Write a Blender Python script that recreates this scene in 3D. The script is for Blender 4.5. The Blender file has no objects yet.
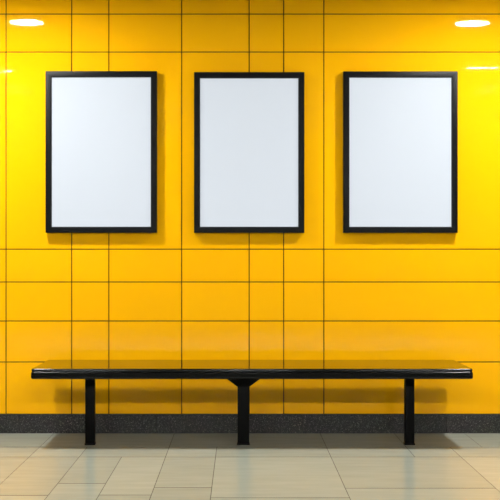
import bpy, bmesh, math, random
from mathutils import Vector
random.seed(4)
SC = bpy.context.scene
COL = SC.collection
CAM_H, CAM_D, FPX = 1.05, 8.0, 4000.0/3.0   # eye height, distance to the wall, focal length in pixels
CEIL = 2.65

# ------------------------------------------------------------------ helpers
def add_box(bm, x0, x1, y0, y1, z0, z1, bevel=0.0, seg=2):
    vs = [bm.verts.new((x, y, z)) for x in (x0, x1) for y in (y0, y1) for z in (z0, z1)]
    idx = [(0, 1, 3, 2), (4, 6, 7, 5), (0, 4, 5, 1), (2, 3, 7, 6), (0, 2, 6, 4), (1, 5, 7, 3)]
    fs = [bm.faces.new([vs[i] for i in f]) for f in idx]
    if bevel > 0:
        es = list({e for f in fs for e in f.edges})
        bmesh.ops.bevel(bm, geom=es, offset=bevel, segments=seg, profile=0.5, affect='EDGES')
    return fs

def build(name, bm, mat, parent=None, smooth=True, loc=None, angle=35):
    bmesh.ops.recalc_face_normals(bm, faces=bm.faces[:])
    me = bpy.data.meshes.new(name)
    bm.to_mesh(me); bm.free()
    if smooth:
        for p in me.polygons: p.use_smooth = True
        try: me.set_sharp_from_angle(angle=math.radians(angle))
        except Exception: pass
    o = bpy.data.objects.new(name, me)
    for m in (mat if isinstance(mat, (list, tuple)) else [mat]): me.materials.append(m)
    COL.objects.link(o)
    if parent: o.parent = parent
    if loc: o.location = loc
    return o

def struct(name, bm, mat, **k):
    o = build(name, bm, mat, **k); o['kind'] = 'structure'; return o

def soften(o):
    m = o.modifiers.new('WeightedNormal', 'WEIGHTED_NORMAL'); m.keep_sharp = True; m.weight = 100
    return o

def thing(name, label, cat, loc, group=None):
    o = bpy.data.objects.new(name, None); COL.objects.link(o)
    o.empty_display_size = 0.1
    o.location = loc; o['label'] = label; o['category'] = cat
    if group: o['group'] = group
    return o

def rings(bm, loops, cap_first=True, cap_last=True):
    L = [[bm.verts.new(p) for p in lp] for lp in loops]
    n = len(L[0])
    for a, b in zip(L, L[1:]):
        for i in range(n):
            bm.faces.new((a[i], a[(i+1) % n], b[(i+1) % n], b[i]))
    if cap_first: bm.faces.new(list(reversed(L[0])))
    if cap_last: bm.faces.new(L[-1])

# ------------------------------------------------------------------ materials
def new_mat(name):
    m = bpy.data.materials.new(name); m.use_nodes = True
    nt = m.node_tree
    return m, nt, nt.nodes['Principled BSDF']

def simple(name, col, rough=0.5, spec=0.5, metal=0.0, noise=0.0, scale=30):
    m, nt, b = new_mat(name)
    b.inputs['Base Color'].default_value = (*col, 1)
    b.inputs['Roughness'].default_value = rough
    b.inputs['Specular IOR Level'].default_value = spec
    b.inputs['Metallic'].default_value = metal
    if noise:
        tc = nt.nodes.new('ShaderNodeTexCoord')
        n = nt.nodes.new('ShaderNodeTexNoise'); n.inputs['Scale'].default_value = scale
        n.inputs['Detail'].default_value = 4
        nt.links.new(tc.outputs['Object'], n.inputs['Vector'])
        mr = nt.nodes.new('ShaderNodeMapRange')
        mr.inputs['To Min'].default_value = max(0, rough-noise); mr.inputs['To Max'].default_value = rough+noise
        nt.links.new(n.outputs['Fac'], mr.inputs['Value'])
        nt.links.new(mr.outputs['Result'], b.inputs['Roughness'])
    return m

def emissive(name, col, strength):
    m, nt, b = new_mat(name)
    b.inputs['Base Color'].default_value = (.8, .8, .8, 1)
    b.inputs['Emission Color'].default_value = (*col, 1)
    b.inputs['Emission Strength'].default_value = strength
    return m

# glossy yellow enamel wall panels, faint difference from panel to panel
def mat_yellow():
    m, nt, b = new_mat('yellow_enamel')
    g = nt.nodes.new('ShaderNodeNewGeometry')
    mix = nt.nodes.new('ShaderNodeMix'); mix.data_type = 'RGBA'
    mix.inputs['A'].default_value = (0.86, 0.41, 0.0015, 1)
    mix.inputs['B'].default_value = (0.88, 0.425, 0.002, 1)
    nt.links.new(g.outputs['Random Per Island'], mix.inputs['Factor'])
    nt.links.new(mix.outputs['Result'], b.inputs['Base Color'])
    b.inputs['Roughness'].default_value = 0.025
    b.inputs['Specular IOR Level'].default_value = 0.17
    return m

def mat_floor():
    m, nt, b = new_mat('floor_tile')
    g = nt.nodes.new('ShaderNodeNewGeometry')
    tc = nt.nodes.new('ShaderNodeTexCoord')
    mp = nt.nodes.new('ShaderNodeMapping'); mp.inputs['Scale'].default_value = (1.0, 5.0, 1.0)
    n = nt.nodes.new('ShaderNodeTexNoise'); n.inputs['Scale'].default_value = 3.0
    n.inputs['Detail'].default_value = 6; n.inputs['Roughness'].default_value = 0.6
    nt.links.new(tc.outputs['Object'], mp.inputs['Vector'])
    nt.links.new(mp.outputs['Vector'], n.inputs['Vector'])
    r = nt.nodes.new('ShaderNodeValToRGB')
    r.color_ramp.elements[0].position = 0.3; r.color_ramp.elements[0].color = (0.375, 0.41, 0.35, 1)
    r.color_ramp.elements[1].position = 0.7; r.color_ramp.elements[1].color = (0.435, 0.475, 0.41, 1)
    nt.links.new(n.outputs['Fac'], r.inputs['Fac'])
    hs = nt.nodes.new('ShaderNodeHueSaturation')
    mr = nt.nodes.new('ShaderNodeMapRange')
    mr.inputs['To Min'].default_value = 0.95; mr.inputs['To Max'].default_value = 1.05
    nt.links.new(g.outputs['Random Per Island'], mr.inputs['Value'])
    nt.links.new(mr.outputs['Result'], hs.inputs['Value'])
    nt.links.new(r.outputs['Color'], hs.inputs['Color'])
    nt.links.new(hs.outputs['Color'], b.inputs['Base Color'])
    b.inputs['Roughness'].default_value = 0.17
    b.inputs['Specular IOR Level'].default_value = 0.58
    return m

def mat_granite():
    m, nt, b = new_mat('dark_granite')
    tc = nt.nodes.new('ShaderNodeTexCoord')
    v = nt.nodes.new('ShaderNodeTexNoise'); v.inputs['Scale'].default_value = 190
    v.inputs['Detail'].default_value = 3; v.inputs['Roughness'].default_value = 0.7
    n = nt.nodes.new('ShaderNodeTexNoise'); n.inputs['Scale'].default_value = 9
    n.inputs['Detail'].default_value = 3
    nt.links.new(tc.outputs['Object'], v.inputs['Vector']); nt.links.new(tc.outputs['Object'], n.inputs['Vector'])
    r = nt.nodes.new('ShaderNodeValToRGB')
    e = r.color_ramp.elements
    e[0].position = 0.42; e[0].color = (0.010, 0.0099, 0.0092, 1)
    e[1].position = 0.74; e[1].color = (0.34, 0.325, 0.29, 1)
    x = r.color_ramp.elements.new(0.58); x.color = (0.024, 0.0235, 0.0215, 1)
    nt.links.new(v.outputs['Fac'], r.inputs['Fac'])
    mx = nt.nodes.new('ShaderNodeMix'); mx.data_type = 'RGBA'; mx.blend_type = 'MULTIPLY'
    mx.inputs['Factor'].default_value = 0.5
    nt.links.new(r.outputs['Color'], mx.inputs['A']); nt.links.new(n.outputs['Color'], mx.inputs['B'])
    nt.links.new(mx.outputs['Result'], b.inputs['Base Color'])
    b.inputs['Roughness'].default_value = 0.5
    b.inputs['Specular IOR Level'].default_value = 0.3
    return m

YELLOW = mat_yellow()
GROUT = simple('wall_grout', (0.02, 0.013, 0.004), 0.8, 0.2)
FGROUT = simple('floor_grout', (0.05, 0.044, 0.034), 0.85, 0.2)
FLOOR = mat_floor()
GRANITE = mat_granite()
BLACK_GLOSS = simple('black_gloss_lacquer', (0.003, 0.003, 0.003), 0.09, 0.3)
BLACK_BAND = simple('black_moulded_edge', (0.0012, 0.0012, 0.0013), 0.18, 0.12)
BLACK_METAL = simple('black_powder_coat', (0.0010, 0.0010, 0.0010), 0.45, 0.06, noise=0.05)
FRAME = simple('black_satin_frame', (0.0020, 0.0024, 0.0031), 0.42, 0.13, noise=0.04)
CEILING = simple('ceiling_paint', (0.16, 0.16, 0.16), 0.7, 0.3)
PLAIN = simple('pale_side_wall', (0.72, 0.72, 0.70), 0.6, 0.3)
DARKWALL = simple('dark_far_wall', (0.10, 0.10, 0.10), 0.6, 0.3)
TRIM = simple('white_fixture_metal', (0.75, 0.75, 0.75), 0.35, 0.5)
LAMP = emissive('lamp_diffuser', (1.0, 0.98, 0.93), 500)
LAMP_BAR = emissive('bar_diffuser', (1.0, 0.98, 0.93), 150)
FILL_PANEL = emissive('fill_panel_glow', (1.0, 0.98, 0.93), 260)  # glow of the added fill panels, unseen behind the camera
LAMP_TWIN = emissive('twin_tube_glow', (1.0, 0.98, 0.93), 6)

def mat_panel():
    m, nt, b = new_mat('opal_backlit_sheet')
    b.inputs['Base Color'].default_value = (0.17, 0.187, 0.213, 1)
    b.inputs['Roughness'].default_value = 0.6
    b.inputs['Specular IOR Level'].default_value = 0.15
    b.inputs['Emission Color'].default_value = (0.86, 0.92, 1.0, 1)
    b.inputs['Emission Strength'].default_value = 0.58
    return m
PANEL = mat_panel()

# ------------------------------------------------------------------ the setting
XL, XR, YF = -5.0, 5.0, -14.0

# back wall: glossy panels set on a dark grout bed
xs = [XL, -4.55, -3.85, -3.45, -2.72, -2.31, -1.81, -1.404, -1.010, -0.787, -0.350, 0.055, 0.262, 0.503, 1.79, 2.19, 2.43, 2.87, 3.27, 3.48, 3.72, XR]
zs = [0.0, 0.113, 0.426, 0.672, 0.906, 1.103, 2.286, 2.514, CEIL-0.002]
bm = bmesh.new()
GAP = 0.0030
for a, b_ in zip(xs, xs[1:]):
    for c, d in zip(zs[1:], zs[2:]):
        add_box(bm, a+GAP, b_-GAP, 0.0, 0.011, c+GAP, d-GAP, bevel=0.0007, seg=1)
for f in add_box(bm, XL, XR, 0.007, 0.12, 0.0, CEIL): f.material_index = 1
wall = struct('wall_back', bm, [YELLOW, GROUT], smooth=False)

# granite skirting in butted lengths
bm = bmesh.new()
jx = [XL, -4.72, -3.88, -3.04, -2.18, -1.324, -0.50, 0.375, 1.235, 2.1, 2.95, 3.8, XR]
for a, b_ in zip(jx, jx[1:]):
    add_box(bm, a+0.0008, b_-0.0008, -0.014, 0.006, 0.0, 0.113, bevel=0.0012, seg=2)
struct('baseboard_back', bm, GRANITE, smooth=False)

# floor tiles, laid out in columns with staggered cross joints (y from the wall)
bm = bmesh.new()
FG = 0.0016
def tile(x0, x1, y0, y1):
    add_box(bm, x0+FG, x1-FG, y0+(0.008 if y1 > -1.2 else 0.0055), y1-(0.008 if y1 > -0.9 else 0.0055), -0.01, 0.0)
Y1, Y2 = -0.592, -0.965
def row(cuts, y0, y1):
    for a, b_ in zip(cuts, cuts[1:]): tile(a, b_, y0, y1)
row([XL, -4.3, -3.75, -3.0, -2.35, -1.72, -1.113, -0.393, 0.480, 0.923, 1.344, 1.95, 2.6, 3.2, 3.9, 4.5, XR], Y1, 0.0)
row([XL, -4.1, -3.4, -2.7, -2.0, -1.45, -1.113, -0.849, -0.393, -0.129, 0.480, 0.923, 1.166, 1.7, 2.35, 3.0, 3.6, 4.3, XR], Y2, Y1)
cols = [(XL, -4.2, .5), (-4.2, -3.4, .2), (-3.4, -2.75, .7), (-2.75, -2.05, .35), (-2.05, -1.58, .1), (-1.58, -1.113, .5),
        (-1.113, -0.849, -2.103), (-0.849, -0.625, -1.789), (-0.625, -0.393, -2.093), (-0.393, -0.129, -1.900),
        (-0.129, 0.480, None), (0.480, 1.166, -1.920), (1.166, 1.80, -2.093), (1.80, 2.45, .2), (2.45, 3.1, .6), (3.1, 3.7, .3), (3.7, 4.35, .5), (4.35, XR, .1)]
for x0, x1, c in cols:
    y = Y2
    first = (c if (c is not None and c < 0) else (-2.16 if c is None else Y2 - 0.35 - c))
    cuts = [Y2, first]
    while cuts[-1] > YF + 1.2: cuts.append(cuts[-1] - 1.15)
    cuts.append(YF)
    for a, b_ in zip(cuts, cuts[1:]): tile(x0, x1, b_, a)
for f in add_box(bm, XL, XR, YF, 0.02, -0.12, -0.0006): f.material_index = 1
struct('floor', bm, [FLOOR, FGROUT], smooth=False)

bm = bmesh.new(); add_box(bm, XL, XR, YF, 0.12, CEIL, CEIL+0.1); struct('ceiling', bm, CEILING)
bm = bmesh.new(); add_box(bm, XL-0.12, XL, YF, 0.12, -0.12, CEIL+0.1); struct('wall_left', bm, PLAIN)
bm = bmesh.new(); add_box(bm, XR, XR+0.12, YF, 0.12, -0.12, CEIL+0.1); struct('wall_right', bm, PLAIN)
bm = bmesh.new(); add_box(bm, XL-0.12, XR+0.12, YF-0.12, YF, -0.12, CEIL+0.1); struct('wall_front', bm, DARKWALL)

# ------------------------------------------------------------------ poster cases
FD = 0.050                                     # how far a case stands off the wall
def px(p, y=-FD): return (p-240.0) * (CAM_D+y) / FPX
def pz(p, y=-FD): return CAM_H + (258.0-p) * (CAM_D+y) / FPX

def poster_case(l, r, t, b, label, group):
    x0, x1, z0, z1 = px(l), px(r), pz(b), pz(t)
    cx = (x0+x1)/2; w = (x1-x0)/2; h = z1-z0
    root = thing('poster_case', label, 'poster case', (cx, 0, z0), group)
    # housing behind the face frame
    bm = bmesh.new(); add_box(bm, -w+0.004, w-0.004, -0.030, 0.0, 0.004, h-0.004, bevel=0.002)
    build('housing', bm, FRAME, root)
    # mitred face frame, swept around the opening
    bm = bmesh.new()
    prof = [(0.000, -0.004), (0.000, -FD+0.003), (0.0008, -FD+0.0008), (0.003, -FD), (0.032, -FD),
            (0.034, -FD+0.0012), (0.037, -0.034), (0.037, -0.028), (0.004, -0.028), (0.004, -0.004)]
    L = []
    for i, y in prof:
        L.append([bm.verts.new(p) for p in ((-w+i, y, i), (w-i, y, i), (w-i, y, h-i), (-w+i, y, h-i))])
    for a, c in zip(L, L[1:]+L[:1]):
        for k in range(4):
            bm.faces.new((a[k], a[(k+1) % 4], c[(k+1) % 4], c[k]))
    build('frame', bm, FRAME, root, angle=30)
    i = 0.0355
    bm = bmesh.new(); add_box(bm, -w+i, w-i, -0.036, -0.030, i, h-i, bevel=0.0008, seg=1)
    p = build('poster_panel', bm, PANEL, root)
    p['label'] = 'blank white poster panel'
    return root
G = 'blank poster cases in a row on the yellow wall'
poster_case(45.4, 156.7, 71.0, 232.8, 'leftmost of the three blank white poster cases in black frames on the yellow wall', G)
poster_case(194.0, 304.4, 72.0, 232.8, 'middle of the three blank white poster cases, above the bench\'s centre leg', G)
poster_case(343.5, 457.8, 71.3, 232.8, 'rightmost of the three blank white poster cases in black frames on the yellow wall', G)

# ------------------------------------------------------------------ bench
BX0, BX1, BY0, BY1 = -1.143, 1.274, -0.730, -0.073
BCX, BCY = (BX0+BX1)/2, (BY0+BY1)/2
BHW, BHD = (BX1-BX0)/2, (BY1-BY0)/2
bench = thing('bench', 'long low black bench with glossy top and three square legs against the yellow wall', 'bench', (BCX, BCY, 0))
def plan(off, z, rad=0.02, n=6):
    hw, hd = BHW-off, BHD-off
    r = max(rad-off, 0.004)
    pts = []
    for cxs, cys, a0 in ((1, 1, 0), (-1, 1, 90), (-1, -1, 180), (1, -1, 270)):
        for k in range(n+1):
            a = math.radians(a0 + 90*k/n)
            pts.append((cxs*(hw-r) + r*math.cos(a), cys*(hd-r) + r*math.sin(a), z))
    return pts
def lobe(zc, hz, ro, n=8, a0=-90, a1=90, base=0.0):
    out = []
    for k in range(n+1):
        a = math.radians(a0 + (a1-a0)*k/n)
        out.append((base + ro*(1-math.cos(a)), zc + hz*math.sin(a)))
    return out
ZT = 0.4455
# glossy top: a thin slab with a small rolled lip
bm = bmesh.new()
rings(bm, [plan(o, z) for o, z in [(0.010, ZT-0.014), (0.0035, ZT-0.014), (0.0025, ZT-0.010)] +
           [(0.0025+0.006*(1-math.cos(math.radians(a))), ZT-0.006+0.006*math.sin(math.radians(a))) for a in range(0, 91, 15)]])
soften(build('seat_top', bm, BLACK_GLOSS, bench, angle=50))
# moulded band below it, standing a little proud with a rounded upper shoulder
bm = bmesh.new()
rings(bm, [plan(o, z) for o, z in
           [(0.014, ZT-0.057), (0.006, ZT-0.056), (0.002, ZT-0.053), (0.0005, ZT-0.049), (0.0, ZT-0.043), (0.0, ZT-0.024), (0.0008, ZT-0.0215), (0.0025, ZT-0.019), (0.005, ZT-0.0165), (0.008, ZT-0.0145), (0.012, ZT-0.0138)]])
soften(build('edge_band', bm, BLACK_BAND, bench, angle=50))
ZU = ZT-0.057
def leg(xc, w, name='leg'):
    bm = bmesh.new()
    add_box(bm, -w/2, w/2, -0.028, 0.028, 0.006, ZU, bevel=0.004, seg=3)
    o = build(name, bm, BLACK_METAL, bench, loc=(xc-BCX, -0.486-BCY, 0))
    bm = bmesh.new()
    add_box(bm, -w/2-0.003, w/2+0.003, -0.032, 0.032, 0.0, 0.009, bevel=0.002)
    build('foot_plate', bm, BLACK_METAL, o)
    return o
leg(-0.8435, 0.053)
mid = leg(0.019, 0.066)
leg(0.9535, 0.053)
# flared bracket on the middle leg
bm = bmesh.new()
out = [(-0.0335, ZU-0.062), (-0.038, ZU-0.057), (-0.097, ZU-0.015), (-0.101, ZU-0.008), (-0.101, ZU), (0.101, ZU), (0.101, ZU-0.008), (0.097, ZU-0.015), (0.038, ZU-0.057), (0.0335, ZU-0.062)]
rings(bm, [[(x, y, z) for x, z in out] for y in (-0.030, 0.030)])
bmesh.ops.bevel(bm, geom=bm.edges[:], offset=0.0015, segments=2, affect='EDGES')
build('bracket', bm, BLACK_METAL, mid)

# ------------------------------------------------------------------ ceiling lights
def ring_pts(r, z, n=48): return [(r*math.cos(2*math.pi*k/n), r*math.sin(2*math.pi*k/n), z) for k in range(n)]
def downlight(x, y, label):
    root = thing('ceiling_downlight', label, 'ceiling light', (x, y, CEIL), 'round ceiling lights near the yellow wall')
    bm = bmesh.new()
    prof = [(0.125, 0.0), (0.1245, -0.006), (0.122, -0.009), (0.118, -0.009), (0.113, -0.006), (0.113, 0.0)]
    rings(bm, [ring_pts(r, z) for r, z in prof], False, False)
    build('trim_ring', bm, TRIM, root)
    bm = bmesh.new()
    rings(bm, [ring_pts(0.113, 0.0), ring_pts(0.113, -0.006)])
    build('diffuser', bm, LAMP, root)
    return root
downlight(-1.443, -1.02, 'round ceiling light mirrored in the yellow wall above the leftmost poster case')
downlight(1.578, -1.06, 'round ceiling light mirrored in the yellow wall above the rightmost poster case')

def bar_light(name, x, y, w, d, mat, label, n=1, pitch=0.0, group=None):
    root = thing(name, label, 'ceiling light', (x, y, CEIL), group)
    D = d + pitch*(n-1)
    bm = bmesh.new()
    t = 0.012
    add_box(bm, -w/2-t, w/2+t, -D/2-t, D/2+t, -0.006, 0.0, bevel=0.002)
    build('fixture_frame', bm, TRIM, root)
    for k in range(n):
        yc = (k-(n-1)/2)*pitch
        bm = bmesh.new(); add_box(bm, -w/2, w/2, yc-d/2, yc+d/2, -0.010, -0.005, bevel=0.001)
        build('diffuser', bm, mat, root)
    return root
bar_light('ceiling_bar_light', -2.06, -3.37, 0.255, 0.03, LAMP_BAR, 'slim bar ceiling light out on the left, mirrored thinly in the wall', group='slim bar ceiling lights')
bar_light('ceiling_bar_light', 2.03, -3.17, 0.255, 0.03, LAMP_BAR, 'slim bar ceiling light out on the right, mirrored thinly beside the rightmost poster case', group='slim bar ceiling lights')
bar_light('twin_tube_light', -2.11, -4.60, 0.20, 0.03, LAMP_TWIN, 'short twin tube ceiling light furthest from the wall on the left', 2, 0.45, 'twin tube ceiling lights')
bar_light('twin_tube_light', 2.36, -4.60, 0.20, 0.03, LAMP_TWIN, 'short twin tube ceiling light furthest from the wall on the right', 2, 0.45, 'twin tube ceiling lights')

for x, q in ((-1.76, 'leftmost'), (0.115, 'middle'), (2.05, 'rightmost')):  # fill panels added out of view to brighten the wall from the front
    bar_light('added_fill_panel', x, -8.5, 1.0, 0.4, FILL_PANEL, q + ' of the three added fill panels, unseen, in the row opposite the yellow wall', group='added fill panels out of view')

# ------------------------------------------------------------------ world, camera, view
w = bpy.data.worlds.new('World'); SC.world = w; w.use_nodes = True
w.node_tree.nodes['Background'].inputs['Color'].default_value = (0.5, 0.5, 0.5, 1)
w.node_tree.nodes['Background'].inputs['Strength'].default_value = 0.2

cam = bpy.data.cameras.new('Camera'); co = bpy.data.objects.new('Camera', cam); COL.objects.link(co)
cam.sensor_width = 36; cam.lens = 96; cam.shift_x = 0.02; cam.shift_y = 0.016
cam.clip_start = 0.05
co.location = (0, -CAM_D, CAM_H); co.rotation_euler = (math.radians(90), 0, 0)
SC.camera = co
SC.view_settings.view_transform = 'Standard'
SC.view_settings.look = 'None'
SC.view_settings.gamma = 1
SC.view_settings.use_curve_mapping = False
SC.view_settings.exposure = 0.0
